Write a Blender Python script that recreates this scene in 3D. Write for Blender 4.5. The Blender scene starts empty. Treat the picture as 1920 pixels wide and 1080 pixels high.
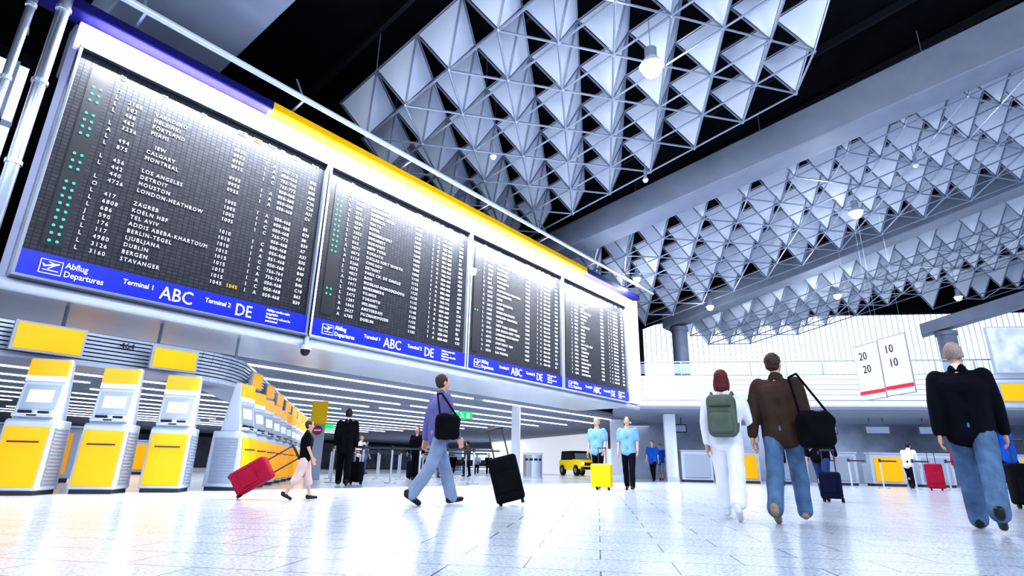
import bpy, math, random, time
from mathutils import Vector, Matrix, noise
random.seed(7)
sc=bpy.context.scene
COL=sc.collection
BS=bpy.data.scenes.new('bake')
sin,cos,pi,rad=math.sin,math.cos,math.pi,math.radians
try:
    sc.view_settings.view_transform='Standard'
    sc.view_settings.look='High Contrast'
    sc.view_settings.exposure=-.02
except Exception: pass

# ------------------------------------------------------------ materials
MATS={}
def mat(name,c,rough=.5,metal=0,emit=0,ecol=None,noise=0,nscale=20,bump=0,alpha=1,spec=.5,coat=0):
    if name in MATS: return MATS[name]
    m=bpy.data.materials.new(name); m.use_nodes=True
    nt=m.node_tree; b=nt.nodes['Principled BSDF']
    b.inputs['Base Color'].default_value=(*c,1)
    b.inputs['Roughness'].default_value=rough
    b.inputs['Metallic'].default_value=metal
    b.inputs['Specular IOR Level'].default_value=spec
    b.inputs['Coat Weight'].default_value=coat
    b.inputs['Alpha'].default_value=alpha
    if emit:
        b.inputs['Emission Color'].default_value=(*(ecol or c),1)
        b.inputs['Emission Strength'].default_value=emit
    if noise or bump:
        tc=nt.nodes.new('ShaderNodeTexCoord'); n=nt.nodes.new('ShaderNodeTexNoise')
        n.inputs['Scale'].default_value=nscale; n.inputs['Detail'].default_value=4
        nt.links.new(tc.outputs['Object'],n.inputs['Vector'])
        if noise:
            r=nt.nodes.new('ShaderNodeValToRGB')
            r.color_ramp.elements[0].position=.3; r.color_ramp.elements[1].position=.7
            r.color_ramp.elements[0].color=(*[v*(1-noise) for v in c],1)
            r.color_ramp.elements[1].color=(*[min(1,v*(1+noise)) for v in c],1)
            nt.links.new(n.outputs['Fac'],r.inputs['Fac']); nt.links.new(r.outputs['Color'],b.inputs['Base Color'])
        if bump:
            bp=nt.nodes.new('ShaderNodeBump'); bp.inputs['Strength'].default_value=bump; bp.inputs['Distance'].default_value=.02
            nt.links.new(n.outputs['Fac'],bp.inputs['Height']); nt.links.new(bp.outputs['Normal'],b.inputs['Normal'])
    MATS[name]=m; return m
def brickmat(name,c1,c2,mortar,bw,bh,ms,rough,axes='XZ',rot=0,speckle=0,spec=.5,offset=0.):
    m=mat(name,c1,rough,spec=spec); nt=m.node_tree; b=nt.nodes['Principled BSDF']
    tc=nt.nodes.new('ShaderNodeTexCoord'); br=nt.nodes.new('ShaderNodeTexBrick')
    mp=nt.nodes.new('ShaderNodeMapping')
    if axes=='XZ': mp.inputs['Rotation'].default_value=(pi/2,0,0)
    else: mp.inputs['Rotation'].default_value=(0,0,rot)
    nt.links.new(tc.outputs['Object'],mp.inputs['Vector']); nt.links.new(mp.outputs['Vector'],br.inputs['Vector'])
    br.inputs['Scale'].default_value=1; br.inputs['Brick Width'].default_value=bw; br.inputs['Row Height'].default_value=bh
    br.inputs['Mortar Size'].default_value=ms; br.inputs['Mortar Smooth'].default_value=.1; br.offset=offset
    br.inputs['Color1'].default_value=(*c1,1); br.inputs['Color2'].default_value=(*c2,1); br.inputs['Mortar'].default_value=(*mortar,1)
    out=br.outputs['Color']
    if speckle:
        n=nt.nodes.new('ShaderNodeTexNoise'); n.inputs['Scale'].default_value=45; n.inputs['Detail'].default_value=4
        nt.links.new(tc.outputs['Object'],n.inputs['Vector'])
        r=nt.nodes.new('ShaderNodeMapRange'); r.inputs['From Min'].default_value=.35; r.inputs['From Max'].default_value=.65
        r.inputs['To Min'].default_value=1-speckle; r.inputs['To Max'].default_value=1+speckle
        nt.links.new(n.outputs['Fac'],r.inputs['Value'])
        mx=nt.nodes.new('ShaderNodeVectorMath'); mx.operation='SCALE'
        nt.links.new(out,mx.inputs[0]); nt.links.new(r.outputs['Result'],mx.inputs['Scale']); out=mx.outputs['Vector']
    nt.links.new(out,b.inputs['Base Color'])
    return m

M_steel=mat('brushed_steel',(.62,.66,.74),.28,.9)
M_frame=mat('dark_steel_frame',(.20,.22,.27),.35,.7)
M_tube=mat('grey_painted_tube',(.33,.37,.46),.35,.4)
M_black=mat('black_plastic',(.012,.013,.018),.45)
M_dark=mat('dark_grey',(.05,.055,.07),.5)
M_grey=mat('cool_grey_metal',(.38,.42,.50),.4,.2)
M_lgrey=mat('light_grey_metal',(.54,.59,.68),.35,.1)
M_white=mat('white_paint',(.82,.85,.90),.45)
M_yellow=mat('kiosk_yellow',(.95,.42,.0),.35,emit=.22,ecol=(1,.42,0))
M_lemon=mat('lemon_yellow',(.9,.6,.0),.4)
M_blue=mat('sign_blue',(.004,.014,.42),.35,emit=.28,ecol=(.01,.03,.8))
M_textw=mat('letter_white',(.9,.92,.96),.5,emit=.75)
M_textb=mat('letter_board',(.75,.78,.83),.5,emit=.32)
M_textk=mat('letter_black',(.01,.01,.012),.5)
M_orange=mat('letter_orange',(1,.4,.02),.5,emit=.5)
M_green=mat('green_led',(.02,.7,.3),.4,emit=.75,ecol=(.02,.85,.35))
M_glow=mat('lamp_white',(1,1,1),.5,emit=2.8,ecol=(.92,.96,1))
M_strip=mat('header_light',(1,1,1),.5,emit=2.8,ecol=(.95,.96,1))
M_lilac=mat('header_light_lilac',(.5,.45,.9),.5,emit=.6,ecol=(.5,.45,1))
M_skin=mat('skin',(.62,.36,.26),.55,noise=.06,nscale=8)
M_eye=mat('eye_white',(.8,.8,.8),.2)
M_iris=mat('iris_dark',(.04,.02,.01),.2)
M_lip=mat('lips',(.45,.14,.12),.5)

# ------------------------------------------------------------ geometry
class G:
    def __init__(s): s.v=[]; s.f=[]; s.mi=[]
    def add(s,vs,fs,mi=0):
        n=len(s.v); s.v+= [tuple(v) for v in vs]; s.f+=[tuple(i+n for i in f) for f in fs]; s.mi+=[mi]*len(fs); return s
    def hexa(s,p,mi=0):
        return s.add(p,[(3,2,1,0),(4,5,6,7),(0,1,5,4),(1,2,6,5),(2,3,7,6),(3,0,4,7)],mi)
    def box(s,c,d,mi=0,rz=0):
        x,y,z=d[0]/2,d[1]/2,d[2]/2
        p=[(-x,-y,-z),(x,-y,-z),(x,y,-z),(-x,y,-z),(-x,-y,z),(x,-y,z),(x,y,z),(-x,y,z)]
        if rz: p=[(a*cos(rz)-b*sin(rz),a*sin(rz)+b*cos(rz),e) for a,b,e in p]
        return s.hexa([(a+c[0],b+c[1],e+c[2]) for a,b,e in p],mi)
    def prism(s,prof,x0,x1,mi=0):
        n=len(prof)
        vs=[(x0,y,z) for y,z in prof]+[(x1,y,z) for y,z in prof]
        fs=[tuple(range(n)),tuple(range(2*n-1,n-1,-1))]+[((i+1)%n,i,i+n,(i+1)%n+n) for i in range(n)]
        return s.add(vs,fs,mi)
    def cap(s,p1,r1,p2,r2,n=12,h=3,flat=False,mi=0,sx=1):
        p1,p2=Vector(p1),Vector(p2); ax=p2-p1; L=ax.length
        ax=ax/L if L>1e-6 else Vector((0,0,1))
        u=ax.orthogonal().normalized(); w=ax.cross(u)
        rings=[]
        if flat: rings=[(p1,r1),(p2,r2)]
        else:
            for k in range(1,h+1):
                a=pi/2*k/h; rings.append((p1-ax*r1*cos(a),r1*sin(a)))
            for k in range(h,0,-1):
                a=pi/2*k/h; rings.append((p2+ax*r2*cos(a),r2*sin(a)))
        vs=[];fs=[]
        for c,r in rings:
            for i in range(n):
                t=2*pi*i/n; vs.append(c+(u*cos(t)+w*sin(t))*r)
        for k in range(len(rings)-1):
            for i in range(n):
                j=(i+1)%n; fs.append((k*n+i,k*n+j,(k+1)*n+j,(k+1)*n+i))
        if flat: fs+= [tuple(range(n-1,-1,-1)),tuple(range((len(rings)-1)*n,len(rings)*n))]
        else:
            a=len(vs); vs+=[p1-ax*r1,p2+ax*r2]; m=(len(rings)-1)*n
            for i in range(n):
                j=(i+1)%n; fs.append((a,j,i)); fs.append((a+1,m+i,m+j))
        return s.add(vs,fs,mi)
    def cyl(s,p1,p2,r,n=12,mi=0,r2=None): return s.cap(p1,r,p2,r if r2 is None else r2,n,flat=True,mi=mi)
    def ell(s,c,r,n=14,m=8,mi=0):
        vs=[];fs=[]
        for k in range(1,m):
            a=pi*k/m
            for i in range(n):
                t=2*pi*i/n; vs.append((c[0]+r[0]*sin(a)*cos(t),c[1]+r[1]*sin(a)*sin(t),c[2]+r[2]*cos(a)))
        for k in range(m-2):
            for i in range(n):
                j=(i+1)%n; fs.append((k*n+i,(k+1)*n+i,(k+1)*n+j,k*n+j))
        a=len(vs); vs+=[(c[0],c[1],c[2]+r[2]),(c[0],c[1],c[2]-r[2])]
        for i in range(n):
            j=(i+1)%n; fs.append((a,i,j)); fs.append((a+1,(m-2)*n+j,(m-2)*n+i))
        return s.add(vs,fs,mi)
    def obj(s,name,mats,parent=None,loc=None,smooth=False,bevel=0,label=None,col=None):
        me=bpy.data.meshes.new(name); me.from_pydata([tuple(v) for v in s.v],[],s.f)
        if not isinstance(mats,(list,tuple)): mats=[mats]
        for m in mats: me.materials.append(m)
        if any(s.mi): me.polygons.foreach_set('material_index',s.mi)
        if smooth: me.shade_smooth()
        me.update()
        o=bpy.data.objects.new(name,me); (col or COL).objects.link(o)
        if parent: o.parent=parent
        if loc: o.location=loc
        if bevel:
            b=o.modifiers.new('Bevel','BEVEL'); b.width=bevel; b.segments=2; b.limit_method='ANGLE'
        if label: o['label']=label
        return o
def tag(o,label,cat,group=None,kind=None):
    o['label']=label; o['category']=cat
    if group: o['group']=group
    if kind: o['kind']=kind
    return o
def struct(o,label=None):
    o['kind']='structure'
    if label: o['label']=label
    return o
def empty(name,loc,rz=0,label='',cat='',group=None):
    e=bpy.data.objects.new(name,None); COL.objects.link(e); e.location=loc; e.rotation_euler=(0,0,rz); e.empty_display_size=.2
    tag(e,label,cat,group); return e
KIDS={}
def copy_thing(src,loc,rz=None,name=None,label=None):
    n=src.copy(); COL.objects.link(n); n.location=loc
    if rz is not None: n.rotation_euler=(0,0,rz)
    if label: n['label']=label
    def rec(a,b):
        for ch in list(KIDS.get(a.name,[])):
            c=ch.copy(); c.parent=b; COL.objects.link(c); rec(ch,c)
    def scan(a):
        ks=[o for o in a.children]; KIDS[a.name]=ks
        for k in ks: scan(k)
    if src.name not in KIDS: scan(src)
    rec(src,n); return n
def bake(o):
    vl=BS.view_layers[0]
    with bpy.context.temp_override(scene=BS,view_layer=vl):
        vl.update(); dg=bpy.context.evaluated_depsgraph_get()
        me=bpy.data.meshes.new_from_object(o.evaluated_get(dg),depsgraph=dg)
    return me
def text(body,size,loc,m,parent=None,name='lettering',rot=(pi/2,0,0),align='LEFT',space=1.,line=None,sx=1,extr=.004,label=None,thin=0):
    c=bpy.data.curves.new('t','FONT'); c.body=body; c.size=size; c.align_x=align; c.space_character=space
    c.resolution_u=2; c.extrude=extr; c.offset=-thin
    if line: c.space_line=line/size
    t=bpy.data.objects.new('t',c); BS.collection.objects.link(t)
    me=bake(t); bpy.data.objects.remove(t)
    me.materials.clear(); me.materials.append(m)
    if sx!=1: me.transform(Matrix.Diagonal((sx,1,1,1)))
    o=bpy.data.objects.new(name,me); COL.objects.link(o); o.location=loc; o.rotation_euler=rot
    if parent: o.parent=parent
    if label: o['label']=label
    return o
def remesh(g,voxel,name,m,parent,smooth=2,label=None,disp=0):
    o=g.obj('tmp',m,col=BS.collection)
    r=o.modifiers.new('r','REMESH'); r.mode='VOXEL'; r.voxel_size=voxel; r.use_smooth_shade=True
    if smooth:
        s=o.modifiers.new('s','SMOOTH'); s.factor=.5; s.iterations=smooth
    me=bake(o); bpy.data.objects.remove(o)
    if not me.materials: me.materials.append(m)
    if disp:
        for v in me.vertices:
            p=v.co; k=noise.noise(Vector((p.x*9,p.y*9,p.z*6)))
            v.co=p+v.normal*(k*disp)
    me.shade_smooth()
    me.name=name
    q=bpy.data.objects.new(name,me); COL.objects.link(q); q.parent=parent
    if label: q['label']=label
    return q

# ------------------------------------------------------------ camera
cd=bpy.data.cameras.new('camera'); cam=bpy.data.objects.new('camera',cd); COL.objects.link(cam)
cd.sensor_width=36; cd.lens=1047.42/1920*36; cd.clip_end=400; cd.clip_start=.05
PITCH,ROLL,YAW=.3098,.0189,.6748
cam.matrix_world=Matrix.Translation((0,0,.5018))@Matrix.Rotation(YAW,4,'Z')@Matrix.Rotation(pi/2+PITCH,4,'X')@Matrix.Rotation(ROLL,4,'Z')
sc.camera=cam

# ------------------------------------------------------------ world + lights
w=bpy.data.worlds.new('world'); sc.world=w; w.use_nodes=True
bg=w.node_tree.nodes['Background']; bg.inputs['Color'].default_value=(.65,.78,1,1); bg.inputs['Strength'].default_value=.9
def area(loc,tgt,sx,sy,e,c=(1,1,1)):
    l=bpy.data.lights.new('fill_light','AREA'); l.shape='RECTANGLE'; l.size=sx; l.size_y=sy; l.energy=e; l.color=c  # added fill light, stands for no fitting of the hall
    o=bpy.data.objects.new('fill_light',l); COL.objects.link(o); o.location=loc
    o.rotation_euler=(Vector(tgt)-Vector(loc)).to_track_quat('-Z','Y').to_euler(); return o
area((8,2,10),(-6,12,3),10,6,850,(.88,.94,1))
area((0,-8,8),(-10,10,6),12,5,750,(.85,.92,1))
area((-2,24,8.4),(-2,24,0),14,8,850,(.92,.96,1))
area((-5,9,8.4),(-5,9,0),6,9,420,(.92,.96,1))
for k in range(4):
    area((-10.15,3.9+k*4.886,7.55),(-10.7,3.9+k*4.886,6.6),4.6,.12,620,(.93,.95,1))  # added wash that imitates the glare across the board tops
for y in (6,14,22,30):
    area((-20,y,2.85),(-20,y,0),12,5,300,(.95,.97,1))
area((-40,20,2.85),(-40,20,0),16,16,600,(.95,.97,1))
area((-40,40,2.85),(-40,40,0),14,14,500,(.95,.97,1))
area((-4,31,2.9),(-4,31,0),12,5,260,(.9,.95,1))

# ------------------------------------------------------------ room shell
M_floor=brickmat('granite_floor',(.54,.585,.68),(.60,.645,.74),(.09,.10,.15),.8,.4,.005,.19,'XY',rad(-30),speckle=.28,offset=.5)
g=G(); g.add([(-75,-14,0),(16,-14,0),(16,70,0),(-75,70,0)],[(0,1,2,3)])
struct(g.obj('floor',M_floor),'polished pale grey granite tile floor')
SL=.22
def zb(x): return 8.8+(x+11)*SL
M_ceil=mat('ceiling_black',(.006,.007,.011),.8,noise=.4,nscale=.8,spec=.2)
g=G()
g.hexa([(-20,-12,zb(-20)+2.6),(16,-12,zb(16)+2.6),(16,62,zb(16)+2.6),(-20,62,zb(-20)+2.6),(-20,-12,zb(-20)+2.9),(16,-12,zb(16)+2.9),(16,62,zb(16)+2.9),(-20,62,zb(-20)+2.9)])
struct(g.obj('ceiling',M_ceil),'black ceiling above the space frame')
g=G()
for k in range(22):
    y=-6+k*2.6
    g.hexa([(-19,y,zb(-19)+2.35),(15,y,zb(15)+2.35),(15,y+.12,zb(15)+2.35),(-19,y+.12,zb(-19)+2.35),(-19,y,zb(-19)+2.6),(15,y,zb(15)+2.6),(15,y+.12,zb(15)+2.6),(-19,y+.12,zb(-19)+2.6)])
struct(g.obj('trim_1',mat('ceiling_rib',(.016,.018,.026),.6)),'dark ribs of the ceiling')
g=G(); g.box((-17,20,8),(.3,64,9))
struct(g.obj('wall_upper_left',M_ceil),'dark upper wall above the lower hall')
g=G(); g.box((-11.15,11.8,5.42),(.7,20.7,4.8))
struct(g.obj('wall_left',mat('wall_lilac',(.42,.44,.62),.5)),'wall carrying the departure boards')
g=G(); g.box((-10.72,21.6,5.45),(.08,.9,4.7)); g.box((-10.66,22.1,5.45),(.16,.16,4.7))
struct(g.obj('trim_2',mat('end_panel',(.62,.64,.85),.35,emit=.15)),'pale end panel beside the last board')
g=G(); g.box((-13.2,-4.2,5.3),(.25,10.8,4.8))
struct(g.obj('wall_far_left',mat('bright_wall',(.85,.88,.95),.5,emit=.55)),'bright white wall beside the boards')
g=G()
for k in range(6): g.box((-13.0,-8+k*1.8,5.3),(.1,.08,4.8))
g.box((-13.0,-4.2,4.6),(.1,10.8,.08)); g.box((-13.0,-4.2,6.4),(.1,10.8,.08))
struct(g.obj('trim_3',M_grey),'grey frames on the bright wall')
M_soff=mat('soffit_white',(.62,.66,.74),.25,noise=.03,nscale=2)
g=G()
g.hexa([(-13.8,-10,2.98),(-10.75,-10,3.0),(-10.75,22.1,3.0),(-13.8,22.1,2.98),(-13.8,-10,3.1),(-10.75,-10,3.06),(-10.75,22.1,3.06),(-13.8,22.1,3.1)])
struct(g.obj('trim_4',M_soff),'glossy pale soffit under the boards')
g=G(); g.cyl((-10.75,-10,2.95),(-10.75,22.1,2.95),.1,16)
struct(g.obj('trim_5',M_soff,smooth=True),'rounded pale edge of the soffit')
g=G(); g.box((-44,29,3.1),(60.6,80,.1))
struct(g.obj('ceiling_lower',mat('slat_void',(.24,.265,.32),.6,noise=.2,nscale=2)),'grey void above the slatted ceiling of the lower hall')
g=G()
for k in range(150):
    x=-14-k*.28
    g.box((x,29,3.01),(.05,78,.07))
struct(g.obj('trim_6',mat('slats',(.45,.49,.57),.4,.1)),'ceiling slats of the lower hall')
g=G(); g.box((-66,28,1.6),(.3,84,3.2))
struct(g.obj('wall_back',mat('back_wall',(.55,.6,.68),.6,noise=.35,nscale=.6)),'back wall of the lower hall')
a=Vector((-40,47,0)); bb=Vector((-20.5,36.5,0)); d=(bb-a).normalized(); nrm=Vector((-d.y,d.x,0))
g=G(); g.hexa([tuple(a),tuple(bb),tuple(bb+nrm*.3),tuple(a+nrm*.3)]+[tuple(v+Vector((0,0,3.05))) for v in (a,bb,bb+nrm*.3,a+nrm*.3)])
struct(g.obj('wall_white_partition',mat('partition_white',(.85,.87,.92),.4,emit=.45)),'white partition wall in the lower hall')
E=Vector((.866,.5,0)); N=Vector((-.5,.866,0)); P0=Vector((-11.6,21.72,0))
def fw(s,n,z): v=P0+E*s+N*n; return (v.x,v.y,z)
def fbox(g,s0,s1,n0,n1,z0,z1,mi=0):
    g.hexa([fw(s0,n0,z0),fw(s1,n0,z0),fw(s1,n1,z0),fw(s0,n1,z0),fw(s0,n0,z1),fw(s1,n0,z1),fw(s1,n1,z1),fw(s0,n1,z1)],mi)
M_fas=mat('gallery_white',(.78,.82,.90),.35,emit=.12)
M_gap=mat('gallery_gap',(.22,.26,.36),.5)
g=G()
for i in range(6):
    z0=3.1+i*.22; off=.35*(1-cos(i/5*pi/2))
    fbox(g,0,30,off,off+.5,z0,z0+.182)
    fbox(g,0,30,off+.05,off+.45,z0+.182,z0+.22,1)
fbox(g,0,30,.05,12,3.12,3.3)
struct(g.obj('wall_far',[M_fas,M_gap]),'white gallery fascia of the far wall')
g=G(); fbox(g,0,30,.4,12,4.3,4.42)
struct(g.obj('floor_gallery',M_lgrey),'gallery floor slab')
g=G(); fbox(g,0,30,8.5,8.8,0,3.2)
struct(g.obj('wall_checkin',mat('checkin_wall',(.32,.36,.45),.5,noise=.4,nscale=.5)),'grey back wall behind the check-in desks')
g=G()
for k in range(28): fbox(g,0,30,.6+k*.28,.66+k*.28,3.0,3.1)
struct(g.obj('trim_7',mat('slats2',(.45,.49,.56),.35,.4)),'slats below the gallery')
Wm=mat('window_glow',(.8,.85,.95),.3,emit=.85,ecol=(.88,.94,1))
g=G(); fbox(g,-6,34,15,15.1,4.2,12.0)
struct(g.obj('window_1',Wm),'bright clerestory glazing with daylight')
g=G()
for k in range(115): fbox(g,-6+k*.35,-6+k*.35+.03,14.9,14.98,4.2,12)
fbox(g,-6,34,14.9,14.98,5.6,5.75); fbox(g,-6,34,14.85,14.98,4.2,4.9)
struct(g.obj('trim_8',mat('mullion',(.5,.58,.72),.4,emit=.2)),'thin pale window mullions')
g=G(); fbox(g,-6,34,14.4,14.7,10.6,14)
struct(g.obj('wall_above_window',M_ceil),'dark wall above the windows')
g=G()
for i in range(4): fbox(g,-1,30,9.6+i*.08,9.7+i*.08,4.45+i*.36,4.45+i*.36+.30)
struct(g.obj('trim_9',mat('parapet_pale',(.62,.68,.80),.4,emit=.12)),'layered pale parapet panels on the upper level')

bal=empty('balustrade',fw(0,.55,4.42),pi/6,'glass gallery balustrade with steel posts and rail','railing')
g=G(); g.box((14,0,.3),(28,.02,.45)); g.obj('glass_panel',mat('glass_bluish',(.6,.74,.86),.1,alpha=.25),bal)
g=G(); g.cyl((0,0,.6),(28,0,.6),.03); g.obj('handrail',M_grey,bal)
g=G(); g.box((0,0,.3),(.045,.045,.6)); pst=g.obj('post',M_grey,bal)
for k in range(1,20):
    c=pst.copy(); COL.objects.link(c); c.location=(k*1.45,0,0)

# ------------------------------------------------------------ beams + columns
M_beam=mat('concrete_beam',(.27,.30,.37),.6,noise=.08,nscale=1.2)
def beam(xl,yl,zl,xr,yr,zr,wd,hl,hr,label):
    g=G(); g.hexa([(xl,yl-wd,zl),(xr,yr-wd,zr),(xr,yr,zr),(xl,yl,zl),(xl,yl-wd*1.0,zl+hl),(xr,yr-wd*1.0,zr+hr),(xr,yr,zr+hr),(xl,yl,zl+hl)])
    o=g.obj('roof_beam',M_beam,bevel=.04); tag(o,label,'beam',group='concrete roof beams'); return o
beam(-14,3.9,8.25,14,5.6,14.2,2.2,1.2,1.8,'wide grey concrete beam rising over the departure boards')
beam(-12.5,18.15,8.40,14,20.8,14.2,1.1,.95,1.7,'long grey concrete beam between two space frames')
beam(-13.4,32.5,8.65,14,28.3,13.7,1.1,.95,1.4,'long grey concrete beam resting on a round column')
beam(-1.2,42.6,8.6,16,43.2,12.6,1.0,.7,1.1,'grey concrete beam ending on the second round column')
M_colm=mat('column_grey',(.24,.27,.35),.5,noise=.1,nscale=2)
def column(x,y,z0,z1,r,m,label):
    e=empty('round_column',(x,y,z0),0,label,'column',group='round hall columns')
    g=G(); g.cyl((0,0,0),(0,0,z1-z0),r,28); g.obj('shaft',m,e,smooth=False)
    g=G(); g.cyl((0,0,z1-z0-.25),(0,0,z1-z0),r*1.15,28); g.obj('capital',m,e)
column(-12.6,32.0,4.42,8.7,.45,M_colm,'grey round concrete column carrying a roof beam')
column(0,42.1,0,8.75,.5,M_colm,'grey round concrete column carrying the furthest roof beam')

# ------------------------------------------------------------ space frame
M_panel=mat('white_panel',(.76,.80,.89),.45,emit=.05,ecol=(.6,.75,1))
M_panel2=mat('white_panel_shaded',(.60,.65,.76),.45,emit=.02,ecol=(.6,.75,1))  # same white sheet, the facet's shade put into a darker colour
def P3(x,y,z): return Vector((x,y,zb(x)+z))
def pyrgeo(gp,o,A,DEP):
    DY=A*.866; tri=[(0,0),(A,0),(A/2,DY)]; cx,cy=A/2,DY/3
    ap=Vector((0,0,0))
    tv=[Vector((x-cx,y-cy,DEP+(x-cx)*SL)) for x,y in tri]
    for i in range(2):
        p,q=tv[i],tv[(i+1)%3]; c=(p+q+ap)/3
        a1,a2,a3=[c+(v-c)*.91+o for v in (p,q,ap)]
        nn=(a2-a1).cross(a3-a1).normalized()*.02
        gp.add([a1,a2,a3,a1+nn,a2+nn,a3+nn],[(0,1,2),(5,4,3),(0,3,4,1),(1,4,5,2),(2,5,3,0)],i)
protos={}; npyr=0; rest=G()
def bay(x0,x1,y0,y1,inside,label,zo=.0,single=True,A=1.55,DEP=1.3,tr=.028):
    global npyr
    DY=A*.866
    rows=int((y1-y0)/DY); cols=int((x1-x0)/A)
    g=G(); used=set(); apx={}
    def nd(i,j): return (x0+A*(i+.5*(j%2)), y0+DY*j)
    for j in range(rows):
        for i in range(cols):
            n1=(i,j);n2=(i+1,j);n3=(i+(j%2),j+1)
            x1_,y1_=nd(*n1); X=x1_+A/2; Y=y1_+DY/3
            if not inside(X,Y): continue
            apx[(i,j)]=(X,Y)
            for e in ((n1,n2),(n2,n3),(n1,n3)): used.add(tuple(sorted(e)))
            for n in (n1,n2,n3):
                a=nd(*n); g.cyl(P3(X,Y,zo),P3(a[0],a[1],DEP+zo),tr,5)
            npyr+=1
            if single and npyr<300:
                if (A,DEP) not in protos:
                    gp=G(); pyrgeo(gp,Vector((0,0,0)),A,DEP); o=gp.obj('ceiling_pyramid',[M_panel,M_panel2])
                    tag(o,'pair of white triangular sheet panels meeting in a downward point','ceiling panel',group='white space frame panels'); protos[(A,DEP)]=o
                else: o=protos[(A,DEP)].copy(); COL.objects.link(o)
                o.location=P3(X,Y,zo)
            else: pyrgeo(rest,P3(X,Y,zo),A,DEP)
    for e in used:
        a,b_=nd(*e[0]),nd(*e[1]); g.cyl(P3(a[0],a[1],DEP+zo),P3(b_[0],b_[1],DEP+zo),tr,5)
    for (i,j),(X,Y) in apx.items():
        for k in ((i+1,j),(i+(j%2),j+1),(i-1+(j%2),j+1)):
            if k in apx: g.cyl(P3(X,Y,zo),P3(apx[k][0],apx[k][1],zo),tr*1.1,5)
        g.ell(P3(X,Y,zo),(.06,.06,.06),6,4)
        if (i+j)%3==0:
            a=nd(i,j); g.cyl(P3(a[0],a[1],DEP+zo),P3(a[0],a[1],2.55),.018,5)
    o=g.obj('space_frame',M_tube); tag(o,label,'space frame',group='steel tube space frames')
WL=lambda x,y: y<33.6+(x+19.1)*.577
bay(-13.4,-.2,2.0,16.7,lambda x,y:(y>6.5+max(0,-x-8)*.25) and x<-1.2,'grey steel tube space frame with triangular cells',zo=.0,A=1.5,DEP=1.3)
bay(-13.9,6.5,19.2,30.6,lambda x,y:True,'grey steel tube space frame between two concrete beams',zo=-.2,A=1.65,DEP=1.6)
bay(-13.0,10.0,32.0,42.0,WL,'grey steel tube space frame beyond the second beam',zo=-.3,single=False,A=1.75,DEP=1.7)
bay(-3,13,43.2,52,WL,'grey steel tube space frame at the far end of the hall',zo=-.5,single=False,A=1.75,DEP=1.7)
o=rest.obj('ceiling_pyramid_field',[M_panel,M_panel2]); tag(o,'field of white triangular panels in the distant space frames','ceiling panel',group='white space frame panels',kind='stuff')

# pendant lamps
M_bulb=mat('bulb',(1,1,1),.5,emit=45,ecol=(.95,.97,1))
def pendant(x,y,z,r,lit,label):
    e=empty('pendant_lamp',(x,y,z),0,label,'lamp',group='pendant ceiling lamps')
    g=G(); g.cyl((0,0,r*.8),(0,0,r*.8+.3),r*.5,16); g.cyl((0,0,r*.8+.3),(0,0,max(r+.35,zb(x)+.1-z)),.012,6); g.obj('housing',M_tube,e)
    g=G(); g.cyl((0,0,r*.2),(0,0,r*.9),r*1.0,20,r2=r*.6); g.obj('reflector',M_lgrey,e)
    g=G(); g.ell((0,0,0),(r*.8,r*.8,r*.8),16,10); g.obj('bulb',M_bulb if lit else M_white,e,smooth=True)
    if lit:
        l=bpy.data.lights.new('lamp','POINT'); l.energy=150; l.shadow_soft_size=r; l.color=(.9,.95,1)
        o=bpy.data.objects.new('lamp_light',l); COL.objects.link(o); o.parent=e; o.location=(0,0,-r*1.2)
pendant(-4.1,9.95,9.0,.27,True,'large bright white pendant lamp below the space frame')
pendant(-1.8,22.2,9.5,.24,True,'bright pendant lamp under the second space frame')
pendant(-10.1,21.3,8.35,.17,True,'bright pendant lamp near the end of the boards')
pendant(-9.4,28.3,8.6,.2,True,'bright pendant lamp near the round column')
pendant(-4.0,31.6,9.1,.2,True,'bright pendant lamp beyond the second beam')
pendant(.85,37,9.5,.2,True,'bright pendant lamp near the far windows')
pendant(-6.6,14.9,9.2,.1,False,'small unlit pendant lamp under the space frame')
pendant(-8.9,10.2,8.6,.1,False,'small unlit pendant lamp above the rail')
pendant(.2,21.6,10.5,.1,False,'small unlit pendant lamp under the second space frame')

# ------------------------------------------------------------ departure boards
BW=4.886; Z0=3.077; Y0=1.447
M_flap=brickmat('split_flap',(.024,.026,.034),(.036,.039,.05),(.004,.005,.007),.0945,.06375,.006,.42,spec=.35)
D1=[("D","",""),("L","2188","VARADERO"),("L","102","HELSINKI"),("L","468","PORTLAND"),("","462","MIAMI"),("L","3236",""),("A","","   IEW"),("L","494","CALGARY"),("L","875","MONTREAL"),("",""," "),("L","456","LOS ANGELES"),("L","442","DETROIT"),("","440","HOUSTON"),("L","4726","LONDON-HEATHROW"),("O","",""),("L","417","ZAGREB"),("L","6808","KOELN HBF"),("L","686","TEL AVIV"),("J","590","ADDIS ABEBA-KHARTOUM"),("L","176","BERLIN-TEGEL"),("L","117","LJUBLJANA"),("L","4980","DUBLIN"),("L","3126","BERGEN"),("L","3160","STAVANGER")]
L2="MUENCHEN,SALVADOR,BUENOS AIRES,ZUERICH,MALTA,SOFIA,DUESSELDORF,BUKAREST,BUDAPEST,NEW YORK,KOLKATA,DALLAS FORT WORTH,CHICAGO,DETROIT,PARIS CH. DE GAULLE,ROM,MOSKAU-DOMODEDOVO,NUERNBERG,VILNIUS,TORONTO,HELSINKI,AMSTERDAM,POZNAN/POSEN,DUBLIN".split(',')
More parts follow.
